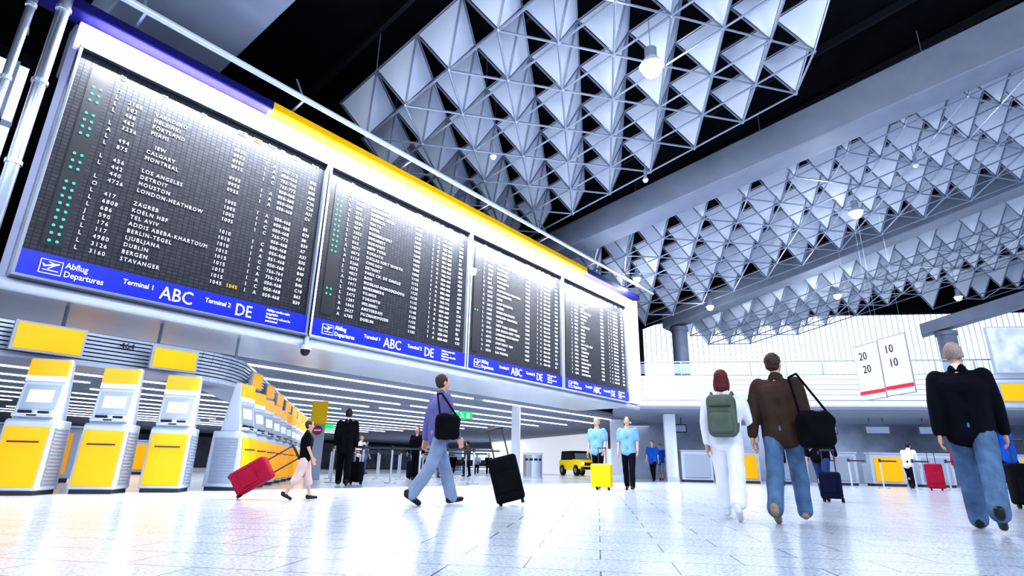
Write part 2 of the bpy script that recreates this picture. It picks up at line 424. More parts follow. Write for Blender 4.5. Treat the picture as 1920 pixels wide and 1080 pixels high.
L3="AMSTERDAM,DALLAS FORT WORTH,HAMBURG,SHANGHAI,DRESDEN,HANNOVER,BREMEN,STOCKHOLM-ARLANDA,PHILADELPHIA,WIEN,KIEW-BORISPOL,ATHEN,BASEL/MULHOUSE,MAILAND-MALPENSA,TAIPEI,NEW YORK-NEWARK,SAN DIEGO-NEW YORK,LONDON-HEATHROW,FLORENZ,STUTTGART HBF,CARACAS,LAS PALMAS".split(',')
L4="BRUESSEL,WARSCHAU,ISTANBUL,OSLO,KOPENHAGEN,LISSABON,MADRID,ROM,BARCELONA,PRAG,NIZZA,LYON,GENF,SALT LAKE CITY,LEIPZIG,TORONTO,BOSTON,ATLANTA,HONG KONG,SINGAPUR,BANGKOK,BARCELONA".split(',')
def rows_from(L): return [(random.choice("LLLLAJ"),str(random.randint(100,6999)),d) for d in L]
T1=["0855","0855","0955","0955","0955","0955","0955","0955","0955","0955","1005","1005","1005","1005","1005","1010","1010","1010","1015","1015","1015","1015","1015","1045"]
tabs=[D1,rows_from(L2),rows_from(L3),rows_from(L4)]
BL=['black split-flap departure board listing Varadero to Stavanger','black split-flap departure board listing Muenchen to Dublin','black split-flap departure board listing Amsterdam to Las Palmas','black split-flap departure board listing Bruessel to Barcelona']
for bi in range(4):
    yb=Y0+bi*BW+.05; Wd=BW-.12
    B=empty('departure_board',(-10.62,yb,Z0),pi/2,BL[bi],'departure board',group='departure boards')
    g=G(); g.box((Wd/2,.06,.42+1.78),(Wd,.12,3.58)); g.obj('display_panel',M_flap,B)
    g=G()
    g.box((-.015,0,2.0),(.05,.2,4.05)); g.box((Wd+.015,0,2.0),(.05,.2,4.05)); g.box((Wd/2,0,4.03),(Wd+.08,.22,.06)); g.box((Wd/2,-.02,-.02),(Wd+.08,.22,.05))
    g.obj('frame',M_frame if bi==0 else M_steel,B,bevel=.01)
    g=G(); g.box((Wd/2,.0,.2),(Wd,.14,.40)); g.obj('sign_strip',M_blue,B)
    ft=-.085
    g=G(); g.box((.40,ft+.004,.2),(.28,.01,.22)); g.obj('pictogram_frame',M_textw,B)
    g=G(); g.box((.40,ft-.003,.2),(.26,.01,.20)); g.obj('pictogram_ground',M_blue,B)
    g=G(); yy=ft-.012; px0,pz0=.40,.21
    def fl(pts): g.add([(px0+x,yy,pz0+z) for x,z in pts],[tuple(range(len(pts)))])
    fl([(-.095,-.022),(.07,.028),(.10,.048),(.095,.06),(.06,.056),(-.09,.0)])
    fl([(.03,.02),(-.045,-.045),(-.022,-.045),(.06,.03)])
    fl([(.02,.04),(-.05,.065),(-.03,.068),(.045,.05)])
    fl([(-.095,-.012),(-.115,.03),(-.10,.03),(-.07,.0)])
    fl([(-.10,-.072),(.10,-.072),(.10,-.06),(-.10,-.06)])
    g.obj('pictogram_plane',M_textw,B)
    text("Abflug\nDepartures",.135,(.57,ft,.235),M_textw,B,'lettering',line=.14,sx=.85)
    text("Terminal 1",.12,(1.36,ft,.2),M_textw,B,sx=.9)
    text("ABC",.33,(1.93,ft,.085),M_textw,B,sx=.86)
    text("Terminal 2",.12,(2.68,ft,.2),M_textw,B,sx=.9)
    text("DE",.33,(3.24,ft,.085),M_textw,B,sx=.82)
    text("Abflüge werden nicht\nausgerufen\nDepartures will not be\nannounced",.064,(3.86,ft,.3),M_textw,B,line=.072,sx=.9)
    hz=3.86
    for x,s in ((.62,"Flug\nflight"),(1.3,"nach\nto"),(2.0,"über\nvia"),(2.72,"planmäßig\nscheduled"),(3.38,"Terminal"),(3.66,"Halle\nhall"),(3.95,"Check-in\ncheck-in"),(4.42,"Flugsteig\ngate")):
        text(s,.05,(x,-.01,hz),M_textb,B,'header_lettering',line=.055)
    text("erwartet\nexpected",.05,(3.05,-.01,hz),M_orange,B,'header_lettering',line=.055)
    R=tabs[bi]; n=len(R); rp=.1275 if bi<2 else .138; top=3.86-.33
    def colm(vals,x,m=M_textb,size=.100,sp=1.3,sx=.92):
        body="\n".join(v if v else " " for v in vals)
        text(body,size,(x,-.006,top),m,B,'flap_lettering',space=sp,line=rp,sx=sx,thin=.0005)
    colm([r_[0] for r_ in R],.62); colm([r_[1] for r_ in R],.82); colm([r_[2] for r_ in R],1.26,sx=.88)
    if bi==0: tm=T1
    else: tm=["%02d%02d"%(10+(bi-1)+int(k/12),(k*5+10*bi)%60//5*5) for k in range(n)]
    colm([t if R[k][2].strip() else "" for k,t in enumerate(tm)],2.72)
    colm(["1" if r_[2].strip() else "" for r_ in R],3.37); colm([random.choice("AAAC") if r_[2].strip() else "" for r_ in R],3.56)
    colm([random.choice(["050-468","050-468","756-764","050-468","051-468","765-772"]) if r_[2].strip() or bi==0 and q_%3 else "" for q_,r_ in enumerate(R)],3.76,size=.100,sp=1.2)
    colm([random.choice("ABBC")+str(random.randint(1,62)) if r_[2].strip() or bi==0 and q_%3 else "" for q_,r_ in enumerate(R)],4.43,size=.100,sp=1.12)
    if bi==0: text("1045",.100,(3.03,-.006,top-23*rp),M_orange,B,'flap_lettering',space=1.25,sx=.9)
    g=G()
    for k,r_ in enumerate(R):
        if bi==3 or (bi==2 and k%9!=4): continue
        if bi==0 and k in (0,4,9,10,14): continue
        if bi==1 and 12<k<19 or (bi==1 and k>20): continue
        for x in (.30,.40): g.cyl((x,.0,top+.035-k*rp),(x,-.012,top+.035-k*rp),.022,10)
    if g.v: g.obj('indicator_light',M_green,B)
    g=G(); g.box((.35,-.001,2.2),(.28,.01,3.3)); g.obj('indicator_column',M_black,B)

for (y0,y1,m_,l_) in ((1.4,4.75,M_lilac,'lilac glowing light panel above the first departure board'),(4.75,17.7,M_strip,'bright white light panel above the departure boards'),(17.7,21.3,M_lilac,'lilac light panel above the last departure board')):
    g=G(); g.box((-10.72,(y0+y1)/2,7.38),(.1,y1-y0,.5)); o=g.obj('header_light_panel',m_); tag(o,l_,'light panel',group='board header lights')
M_navy=mat('navy_fascia',(.010,.008,.10),.5,spec=.2); M_yf=mat('yellow_fascia',(.62,.38,.0),.5,spec=.2)
def fascia(y0,y1,m,label):
    g=G(); g.box((-10.62,(y0+y1)/2,7.75),(.42,y1-y0,.22)); o=g.obj('sign_fascia',m,bevel=.01); tag(o,label,'fascia',group='coloured fascia above boards')
fascia(.4,4.75,M_navy,'dark navy blue fascia above the first board')
fascia(4.75,17.65,M_yf,'yellow fascia above the departure boards')
fascia(17.65,22.1,M_navy,'dark navy fascia above the last board')

rl=empty('light_rail',(-10,-2,8),0,'long pale steel tube rail running above the boards','rail')
g=G(); g.cyl((0,0,0),(0,24.6,0),.06,14); g.cyl((-.12,0,.14),(-.12,24.6,.14),.03,10); g.obj('tube',M_lgrey,rl,smooth=True)
for k in range(8):
    g=G(); g.cyl((0,1+k*3.1,0),(-.5,1+k*3.1,-.1),.03,8); g.cyl((-.1,1+k*3.1,.1),(-.5,1+k*3.1,.75),.025,8); g.obj('bracket',M_tube,rl)
def mast(x,y,r,z0,z1,label):
    e=empty('steel_mast',(x,y,z0),0,label,'mast',group='steel masts beside the boards')
    g=G(); g.cyl((0,0,0),(0,0,z1-z0),r,20); g.obj('tube',M_steel,e,smooth=True)
    g=G()
    for k in range(3): g.cyl((0,0,4.0+k*1.6),(-.5,.1,4.0+k*1.6),.03,8)
    for k in range(7): g.cyl((0,0,.4+k*1.4),(0,0,.46+k*1.4),r*1.25,20)
    g.obj('clamp',M_steel,e)
mast(-10.3,1.1,.085,0,11.4,'polished steel tube mast beside the first board')
mast(-10.6,.75,.06,0,11.3,'thin steel tube mast behind the front mast')

e=empty('security_camera',(-10.6,6.35,2.86),0,'black dome security camera hanging below the boards','security camera')
g=G(); g.cyl((0,0,.2),(0,0,-.02),.05,16); g.cyl((0,0,0),(0,0,-.1),.1,16,r2=.12); g.obj('housing',M_lgrey,e,smooth=False)
g=G(); g.ell((0,0,-.12),(.10,.10,.11)); g.obj('dome',M_black,e,smooth=True)
g=G(); g.box((-10.5,11.28,5.9),(.12,.14,.2)); g.cyl((-10.44,11.28,5.9),(-10.36,11.28,5.88),.04,10); o=g.obj('spot_sensor',M_white); tag(o,'small white sensor box between two boards','sensor')

# ------------------------------------------------------------ check-in island canopy + kiosks
M_canopy=mat('canopy_metal',(.55,.59,.66),.3,.5)
Dv=Vector((-.80,.60)); Nv=Vector((.60,.80))
CS=Vector((-11.35,5.3))
path=[Vector((-11.35,-8)),Vector((-11.35,4.4))]
for k in range(1,8):
    t=k/8; a_=Vector((-11.35,4.4)); z_=CS+Dv*1.0
    path.append(a_*(1-t)**2+CS*2*t*(1-t)+z_*t*t)
path.append(CS+Dv*1.0); path.append(CS+Dv*18)
can=empty('checkin_canopy',(0,0,0),0,'curved slatted silver canopy above the check-in kiosks','canopy')
def ribbon(g,off,z0,z1,th):
    for a_,b_ in zip(path[:-1],path[1:]):
        d=(b_-a_).normalized(); n=Vector((d.y,-d.x))
        p=[a_+n*off,b_+n*off,b_+n*(off-th),a_+n*(off-th)]
        g.hexa([(q.x,q.y,z0) for q in p]+[(q.x,q.y,z1) for q in p])
g=G()
for k in range(8): ribbon(g,.0+.012*k,2.02+k*.065,2.065+k*.065,.05)
g.obj('slatted_fascia',M_canopy,can)
g=G(); ribbon(g,-.04,2.0,2.55,.04); g.obj('fascia_core',mat('canopy_dark',(.16,.17,.21),.5),can)
g=G(); ribbon(g,.05,1.97,2.02,.9); g.obj('soffit',M_lgrey,can)
g=G()
for k in range(6): g.cyl((-11.8,-2+k*1.5,2.0),(-11.8,-2+k*1.5,3.0),.03,8)
g.obj('hanger',M_grey,can)
text("464",.15,(-11.2,3.22,2.33),M_textk,can,rot=(pi/2,0,pi/2),label='black lane number')
text("35",.15,(-11.2,1.36,2.33),M_textk,can,rot=(pi/2,0,pi/2),label='black lane number')
def ysign(x,y,z,ang,w_,h_,label):
    e=empty('counter_sign',(x,y,z),ang,label,'sign',group='yellow counter signs')
    g=G(); g.box((0,0,0),(w_,.08,h_)); g.obj('frame',M_grey,e,bevel=.01)
    g=G(); g.box((0,-.045,0),(w_-.08,.012,h_-.07)); g.obj('sign_face',M_yellow,e)
    g=G(); g.cyl((-.15,.04,0),(-.15,.25,.0),.02,6); g.cyl((.15,.04,0),(.15,.25,.0),.02,6); g.obj('bracket',M_grey,e)
ysign(-10.95,2.2,2.26,pi/2,.92,.46,'glowing yellow sign on the canopy beside number 35')
ysign(-10.95,4.02,2.22,pi/2,.78,.4,'glowing yellow sign on the canopy beside number 464')
ysign(-10.95,.3,2.26,pi/2,.92,.46,'glowing yellow sign on the silver canopy')
sang=math.atan2(.80,-.60)
for k in range(8):
    q=CS+Dv*(1.2+k*2.0)+Nv*.22
    ysign(q.x,q.y,2.2,sang,.5,.38,'yellow sign above the side row of kiosks')

def kiosk(loc,ang,label,grp):
    e=empty('checkin_kiosk',loc,ang,label,'kiosk',group=grp)
    W1,W2=.31,.27
    low=[(-.42,.06),(-.34,1.0),(-.30,1.04),(.20,1.04),(.24,.06)]
    g=G(); g.prism(low,-W1,W1); g.obj('lower_body',M_lgrey,e,bevel=.02)
    up=[(-.29,1.03),(-.20,1.55),(-.17,1.94),(-.05,1.94),(.10,1.03)]
    g=G(); g.prism(up,-W2,W2); g.obj('upper_body',M_lgrey,e,bevel=.02)
    g=G(); g.box((0,-.09,.03),(W1*2-.06,.6,.07)); g.obj('plinth',M_dark,e)
    def slab(z0,z1,x0,x1,prof,th,nm,m):
        def yy(z):
            for (ya,za),(yb_,zb_) in zip(prof[:-1],prof[1:]):
                if za<=z<=zb_: return ya+(yb_-ya)*(z-za)/(zb_-za)
            return prof[-1][0]
        g=G(); a_,b_=yy(z0),yy(z1)
        g.hexa([(x0,a_-th,z0),(x1,a_-th,z0),(x1,a_,z0),(x0,a_,z0),(x0,b_-th,z1),(x1,b_-th,z1),(x1,b_,z1),(x0,b_,z1)])
        return g.obj(nm,m,e,bevel=.008)
    lf=[(-.42,.06),(-.34,1.0)]; uf=[(-.29,1.03),(-.20,1.55),(-.17,1.94)]
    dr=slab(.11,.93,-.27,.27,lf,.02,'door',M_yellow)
    g=G(); g.box((0,-.388,.72),(.38,.03,.02)); g.obj('handle',M_dark,dr)
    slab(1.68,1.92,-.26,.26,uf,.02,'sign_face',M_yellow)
    slab(1.59,1.68,-.26,.26,uf,.024,'sign_band',M_white)
    slab(1.18,1.54,-.22,.22,uf,.008,'screen_surround',M_grey)
    slab(1.28,1.47,-.16,.16,uf,.018,'screen',mat('kiosk_screen',(.6,.7,.8),.15,emit=.35))
    g=G(); g.box((0,-.31,1.09),(.50,.10,.05)); g.obj('ledge',M_lgrey,e,bevel=.01)
    g=G(); g.box((-.12,-.30,1.145),(.16,.03,.035)); g.box((.11,-.30,1.14),(.13,.03,.03)); g.box((.0,-.362,1.09),(.12,.012,.02)); g.obj('card_slot',M_black,e)
    for sx in (-1,1):
        g=G(); g.box((sx*(W1+.003),-.08,.52),(.008,.44,.8))
        for k in range(16): g.box((sx*(W1+.010),-.08,.16+k*.05),(.015,.42,.02))
        g.obj('louvre',M_grey,e)
    return e
fa=rad(90-36)
K1=kiosk((-10.85,2.36,0),fa,'yellow and silver self check-in kiosk','self check-in kiosks facing the hall')
for (x,y) in ((-10.85,1.38),(-10.85,3.31),(-10.85,4.26)):
    copy_thing(K1,(x,y,0))
K4=kiosk((-11.0,5.3,0),sang,'yellow and silver kiosk in the row along the side','self check-in kiosks along the side')
for k in range(1,13):
    q=Vector((-11.0,5.3))+Dv*(k*1.4)
    copy_thing(K4,(q.x,q.y,0),sang)
def desk(loc,ang,wd,label,grp,fm=None):
    e=empty('checkin_desk',loc,ang,label,'desk',group=grp)
    g=G(); g.prism([(-.35,.08),(-.40,1.15),(.0,1.15),(.0,.8),(.5,.8),(.5,.08)],-wd/2,wd/2); g.obj('body',M_lgrey,e,bevel=.02)
    g=G(); g.box((0,-.4,.6),(wd*.8,.04,.86)); g.obj('front_panel',fm or M_yellow,e,bevel=.01)
    g=G(); g.box((0,-.2,1.17),(wd+.06,.5,.04)); g.obj('counter_top',M_lgrey,e,bevel=.01)
    g=G(); g.box((-.15,.25,1.02),(.45,.04,.32)); g.box((-.15,.28,.84),(.1,.1,.08)); g.obj('monitor',M_black,e)
    g=G(); g.box((0,0,.04),(wd-.1,.7,.08)); g.obj('plinth',M_dark,e)
    return e
d0=desk((-16,-1,0),pi/2,1.5,'silver check-in desk with yellow front inside the hall','check-in desks of the lower hall')
for (x,y) in ((-16,1.2),(-16,3.4),(-21,2),(-21,5),(-24,8),(-27,2),(-27,6),(-33,9),(-33,13)):
    copy_thing(d0,(x,y,0))
fy=None; fg=None
for s,yl in ((3.6,0),(5.6,1),(7.6,0),(9.6,0),(11.5,1),(13.4,0),(15.3,0),(17.2,1),(19.2,0)):
    P=fw(s,3.0,0)
    if yl:
        if fy is None: fy=desk((P[0],P[1],0),pi/6,1.35,'silver check-in desk with a yellow front under the gallery','check-in desks under the gallery'); fy.scale=(1,1,1.15)
        else: copy_thing(fy,(P[0],P[1],0))
    else:
        if fg is None: fg=desk((P[0],P[1],0),pi/6,1.35,'pale silver check-in desk under the gallery','check-in desks under the gallery',M_grey); fg.scale=(1,1,1.15)
        else: copy_thing(fg,(P[0],P[1],0))
scr=None
for k in range(8):
    P=fw(3.0+k*2.3,4.6,2.45)
    if scr is None:
        scr=empty('flight_monitor',P,pi/6,'dark overhead monitor above the check-in desks','monitor',group='monitors above the desks')
        g=G(); g.box((0,0,0),(1.1,.1,.4)); g.cyl((-.3,0,.2),(-.3,0,.655),.02,6); g.cyl((.3,0,.2),(.3,0,.655),.02,6); g.obj('casing',M_dark,scr)
        g=G(); g.box((0,-.056,0),(1.0,.01,.3)); g.obj('screen',mat('mon_screen',(.1,.12,.2),.2,emit=.3,ecol=(.3,.4,.6)),scr)
    else: copy_thing(scr,P)
def flatsign(name,s,n,z0,z1,wd,m,label,cat):
    P=fw(s,n,z0); e=empty(name,P,pi/6,label,cat)
    g=G(); g.box((0,0,(z1-z0)/2),(wd,.12,z1-z0)); g.obj('frame',M_grey,e,bevel=.01)
    g=G(); g.box((0,-.066,(z1-z0)/2),(wd-.1,.012,z1-z0-.1)); g.obj('sign_face',m,e)
    return e
flatsign('orange_sign',15.6,-.35,3.2,3.95,2.0,M_yellow,'glowing orange sign on the gallery fascia','sign')
adm=mat('advert',(.45,.5,.6),.4,noise=.45,nscale=1.6,emit=.2)
flatsign('advertising_panel',15.9,-.2,4.3,6.2,2.4,adm,'large pale blue advertising panel above the gallery','advertisement')

def banner(P,Q,z0,z1,t1,t2,label):
    P=Vector(P);Q=Vector(Q); d=(Q-P); L=d.length; ang=math.atan2(d.y,d.x)
    e=empty('hanging_banner',(P.x,P.y,z0),ang,label,'banner',group='hanging number banners')
    h_=z1-z0
    g=G(); g.box((L/2,0,h_/2),(L-.04,.04,h_)); g.obj('panel',mat('banner_white',(.74,.76,.84),.5,emit=.06),e)
    g=G(); g.box((.01,0,h_/2),(.02,.05,h_+.03)); g.box((L-.01,0,h_/2),(.02,.05,h_+.03)); g.box((L/2,0,h_+.015),(L,.05,.03)); g.box((L/2,0,-.015),(L,.05,.03)); g.obj('frame',M_grey,e)
    g=G(); g.box((L/2,-.025,.24),(L-.05,.01,.12)); g.obj('stripe',mat('banner_red',(.7,.03,.06),.5,emit=.15),e)
    g=G(); g.cyl((.1,0,h_),(.1,0,h_+5.3),.004,5); g.cyl((L-.1,0,h_),(L-.1,0,h_+5.3),.004,5); g.obj('wire',M_tube,e)
    text(t1,.40,(L*.2,-.03,h_*.73),M_textk,e,thin=.002); text(t2,.40,(L*.28,-.03,h_*.48),M_textk,e,thin=.002)
banner((-2.82,24.0,0),(-1.95,23.15,0),3.02,4.95,"20","20",'white hanging banner printed 20 with a red stripe')
banner((-1.94,23.14,0),(-1.07,22.3,0),3.05,4.98,"10","10",'white hanging banner printed 10 with a red stripe')

# ------------------------------------------------------------ lower hall items
for k in range(14):
    x=-14.6-k*2.1
    for (ya,yb_) in ((-6,6),(6.6,16),(16.6,29)):
        if k>9 and ya<0: continue
        g=G(); g.box((x,(ya+yb_)/2,2.95),(.055,yb_-ya,.04)); o=g.obj('ceiling_light',M_glow); tag(o,'long linear white ceiling light in the slatted ceiling','light',group='linear ceiling lights')
def boxcol(x,y,w_,m,label):
    e=empty('square_pillar',(x,y,0),rad(30),label,'pillar',group='white pillars')
    g=G(); g.box((0,0,1.5),(w_,w_,2.98)); g.obj('shaft',m,e,bevel=.02); g=G(); g.box((0,0,.1),(w_+.03,w_+.03,.2)); g.obj('base',M_steel,e)
boxcol(-15.0,19.2,.34,M_white,'slim white pillar in the lower hall')
boxcol(-10.9,25.6,.5,M_white,'white pillar below the end of the gallery')
boxcol(-14.5,27.2,.7,M_white,'white pillar near the partition')
def hsign(x,y,z,ang,w_,h_,m,label):
    e=empty('hanging_sign',(x,y,z),ang,label,'sign')
    g=G(); g.box((0,0,0),(w_,.14,h_)); g.obj('casing',M_grey,e); g=G(); g.box((0,-.075,0),(w_-.05,.012,h_-.05)); g.obj('sign_face',m,e)
    g=G(); g.cyl((-w_*.3,0,h_/2),(-w_*.3,0,3.02-z),.015,6); g.cyl((w_*.3,0,h_/2),(w_*.3,0,3.02-z),.015,6); g.obj('hanger',M_grey,e); return e
M_exit=mat('exit_green',(.0,.6,.12),.4,emit=.8,ecol=(0,.85,.15))
s_=hsign(-17.3,18.4,2.62,rad(43),.75,.34,M_exit,'green illuminated exit sign hanging from the slatted ceiling')
g=G(); yy=-.085
g.ell((-.12,yy,.1),(.03,.01,.03)); g.cap((-.12,yy,.06),.022,(-.08,yy,-.03),.022); g.cap((-.08,yy,-.03),.016,(-.16,yy,-.11),.012); g.cap((-.08,yy,-.03),.016,(-.0,yy,-.09),.012); g.cap((-.11,yy,.05),.012,(-.03,yy,.02),.01)
g.box((.18,yy,-.01),(.12,.01,.2)); g.obj('running_figure',M_textw,s_)
hsign(-30,20,2.6,rad(60),.8,.3,M_exit,'small green exit sign deeper in the lower hall')
e=empty('sign_pylon',(-16.6,10.75,0),rad(58),'sign pylon with yellow top and a red no-entry disc','sign')
g=G(); g.box((0,0,.85),(.46,.16,1.7)); g.obj('body',M_grey,e,bevel=.01)
g=G(); g.box((0,0,2.08),(.5,.17,.74)); g.obj('yellow_head',M_lemon,e,bevel=.01)
g=G(); g.cyl((0,-.08,1.52),(0,-.10,1.52),.15,24); g.obj('no_entry_disc',mat('sign_red',(.40,.04,.07),.5),e)
g=G(); g.box((0,-.105,1.52),(.22,.012,.045)); g.obj('no_entry_bar',M_white,e)
e=empty('litter_bin',(-16.6,22.6,0),rad(40),'round brushed steel recycling bin','bin')
g=G(); g.cyl((0,0,.06),(0,0,1.05),.46,32); g.obj('drum',M_steel,e,smooth=False)
g=G(); g.cyl((0,0,1.05),(0,0,1.16),.49,32); g.cyl((0,0,0),(0,0,.07),.48,32); g.obj('rim',M_lgrey,e)
g=G()
for k in range(4):
    a_=-pi/2+(k-1.5)*.5; g.box((.455*cos(a_),.455*sin(a_),.85),(.16,.03,.1),rz=a_+pi/2)
g.obj('opening',M_black,e)
st=empty('barrier_post',(-13.9,9.6,0),0,'slim steel queue barrier post with belt','barrier post',group='queue barrier posts')
g=G(); g.cyl((0,0,.03),(0,0,1.0),.028,12); g.obj('pole',M_lgrey,st)
g=G(); g.cyl((0,0,0),(0,0,.03),.17,18); g.obj('base',M_steel,st)
g=G(); g.cyl((0,0,.9),(0,0,1.02),.04,12); g.obj('belt_head',M_dark,st)
g=G(); g.hexa([(0,0,.92),(.45,.66,.92),(.45,.665,.92),(0,.005,.92),(0,0,.97),(.45,.66,.97),(.45,.665,.97),(0,.005,.97)]); g.obj('belt',M_dark,st)
for k in range(1,6): copy_thing(st,(-13.9+k*.45,9.6+k*.66,0))
for k in range(7): copy_thing(st,(-17.5+k*.45,12.0+k*.66,0))
for k in range(6): copy_thing(st,(-20.5+k*.45,14.5+k*.66,0))
for k in range(6): copy_thing(st,(-4.6+k*.95,24.3+k*.3,0))

def car(loc,ang):
    e=empty('offroad_car',loc,ang,'small bright yellow off-road car with black roof by the white wall','car')
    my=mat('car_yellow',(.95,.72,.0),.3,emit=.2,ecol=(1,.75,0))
    g=G(); g.prism([(-1.75,.45),(-1.75,.95),(-1.65,1.05),(-.6,1.1),(-.55,1.05),(1.6,1.05),(1.7,.95),(1.7,.45),(.2,.38)],-.8,.8); g.obj('body',my,e,bevel=.04)
    g=G(); g.prism([(-.62,1.08),(-.35,1.6),(1.5,1.62),(1.62,1.05)],-.7,.7); g.obj('cabin',M_black,e,bevel=.04)
    g=G(); g.box((0,.6,1.64),(1.3,1.9,.05)); g.obj('roof',M_black,e,bevel=.02)
    g=G(); g.hexa([(-.6,-.66,1.12),(.6,-.66,1.12),(.6,-.62,1.12),(-.6,-.62,1.12),(-.56,-.44,1.52),(.56,-.44,1.52),(.56,-.4,1.52),(-.56,-.4,1.52)]); g.obj('windscreen',mat('carglass',(.3,.4,.5),.1),e)
    g=G(); g.box((0,-1.85,.5),(1.5,.15,.16)); g.obj('bumper',M_black,e,bevel=.02)
    g=G(); g.box((0,-1.76,.78),(.9,.03,.18)); g.obj('grille',M_black,e)
    for x in (-.6,.6):
        g=G(); g.cyl((x,-1.75,.8),(x,-1.79,.8),.11,16); g.obj('headlamp',M_textw,e)
    for x in (-.76,.76):
        for y in (-1.15,1.1):
            g=G(); g.cyl((x-.1,y,.36),(x+.1,y,.36),.36,20); g.cyl((x-.11,y,.36),(x+.11,y,.36),.18,14,mi=1); g.obj('wheel',[M_black,M_grey],e)
car((-22.2,35.8,0),rad(58))
def bench(loc,ang):
    e=empty('waiting_bench',loc,ang,'dark metal waiting bench along the partition','bench')
    g=G(); g.box((0,0,.43),(3.2,.5,.05)); g.obj('seat',M_dark,e,bevel=.01)
    g=G(); g.box((0,.27,.7),(3.2,.04,.4)); g.obj('backrest',M_dark,e)
    for x in (-1.4,0,1.4):
        g=G(); g.box((x,.0,.2),(.06,.4,.4)); g.obj('leg',M_steel,e)
bench((-26.8,29.4,0),rad(40))

# ------------------------------------------------------------ people
def person(loc,face,H,label,top,bottom,hair,shoe=M_black,legL=(18,4),legR=(-16,12),armL=(-12,8,12),armR=(12,8,12),sleeve='long',hem=.86,crop=0,baggy=0,
           hairlong=False,lean=0,vox=.010,headyaw=0,group=None,bulk=0,hair_thin=False,collar=None,fold=.011):
    s=H/1.79
    e=empty('person',(loc[0],loc[1],0),math.atan2(face[0],-face[1]),label,'person',group)
    hipz=.93
    def leg(side,a,b):
        a,b=rad(a),rad(b); hip=Vector((side*.092,0,hipz))
        kn=hip+Vector((side*.005,-sin(a),-cos(a)))*.43
        c=a-b; an=kn+Vector((0,-sin(c),-cos(c)))*.42
        return hip,kn,an,c
    LL=leg(1,*legL); RR=leg(-1,*legR)
    def foot(L):
        hip,kn,an,c=L
        pt=c*0.75 if c<0 else c*.5
        if c>1: pt=0
        d=Vector((0,-cos(pt),sin(pt)))
        up=Vector((0,d.z,-d.y))
        heel=an-d*.05-up*.045; toe=an+d*.15-up*.055
        return heel,toe,d
    FL,FR=foot(LL),foot(RR)
    low=min(min(F[0].z-.035,F[1].z-.025) for F in (FL,FR))
    dz=-low
    def T(p): p=Vector(p); return Vector((p.x,p.y,p.z+dz))*s
    ln=rad(lean)
    def U(p):
        p=Vector(p); z=p.z-hipz; y=p.y
        return T((p.x,y*cos(ln)-z*sin(ln),hipz+z*cos(ln)+y*sin(ln)))
    def arm(side,pa,ab,fl):
        pa,ab,fl=rad(pa),rad(ab),rad(fl)
        sh=Vector((side*.185,.0,1.43))
        el=sh+Vector((side*sin(ab),-sin(pa)*cos(ab),-cos(pa)*cos(ab)))*.29
        p2=pa+fl; ab2=ab*.4
        d=Vector((side*sin(ab2),-sin(p2)*cos(ab2),-cos(p2)*cos(ab2)))
        wr=el+d*.25
        return sh,el,wr,d
    AL=arm(1,*armL); AR=arm(-1,*armR)
    g=G()
    def C(p1,r1,p2,r2,f=U,n=12): g.cap(f(p1),r1*s,f(p2),r2*s,n)
    for L,F in ((LL,FL),(RR,FR)):
        C(L[0],.085,L[1],.055,T); C(L[1],.055,L[2],.036,T); C(F[0]+Vector((0,0,.02)),.032,F[1]+Vector((0,0,.015)),.024,T)
        cf=L[1]*.7+L[2]*.3; C(L[1]+Vector((0,.01,0)),.05,cf+Vector((0,.02,-.02)),.056,T)
    C((-.07,0,.95),.10,(.07,0,.95),.10); C((-.06,0,1.12),.095,(.06,0,1.12),.095); C((-.09,0,1.32),.105,(.09,0,1.32),.105); C((-.13,0,1.42),.06,(.13,0,1.42),.06)
    for sd in (-1,1): C((sd*.07,0,.95),.10,(sd*.06,0,1.12),.095); C((sd*.06,0,1.12),.095,(sd*.09,0,1.32),.105)
    C((0,0,1.42),.07,(0,-.01,1.56),.055)
    hy=rad(headyaw)
    hc=Vector((0,-.02,1.665))
    def Hd(p):
        x,y,z=p; return U(hc+Vector((x*cos(hy)-y*sin(hy),x*sin(hy)+y*cos(hy),z)))
    def HE(c,r):
        g.ell(Hd(c),(r[0]*s,r[1]*s,r[2]*s))
    HE((0,.012,.02),(.076,.092,.098)); HE((0,-.025,-.045),(.056,.06,.068)); HE((0,-.05,-.09),(.03,.03,.028))
    g.cap(Hd((0,-.078,.01)),.009*s,Hd((0,-.104,-.032)),.014*s,8)
    HE((0,-.07,.035),(.055,.018,.014))
    for sd in (-1,1): HE((sd*.077,.01,-.01),(.011,.02,.032))
    for sd,Ar in ((1,AL),(-1,AR)):
        sh,el,wr,d=Ar
        C(sh,.052,el,.04); C(el,.04,wr,.027)
        side=Vector((sd,0,0)); fw_=Vector((0,-1,0)) - d*Vector((0,-1,0)).dot(d)
        if fw_.length<.2: fw_=Vector((0,0,1))-d*d.z
        fw_.normalize(); pal=-side
        kn=wr+d*.095
        for q in (-.026,0,.026): C(wr+fw_*q*.6,.02,kn+fw_*q,.017)
        for i,(off,ln1) in enumerate(((.034,.072),(.012,.08),(-.011,.074),(-.033,.06))):
            a_=kn+fw_*off; b_=a_+d*ln1*.55+pal*.006; c_=b_+d*ln1*.4+pal*.028
            C(a_,.0098,b_,.009,n=8); C(b_,.009,c_,.0078,n=8)
        ta=wr+d*.03+fw_*.028; tb=ta+fw_*.032+d*.03+pal*.01; tc_=tb+d*.035+fw_*.004+pal*.008
        C(ta,.014,tb,.0115,n=8); C(tb,.0115,tc_,.0095,n=8)
    remesh(g,vox,'body',M_skin,e,smooth=1)
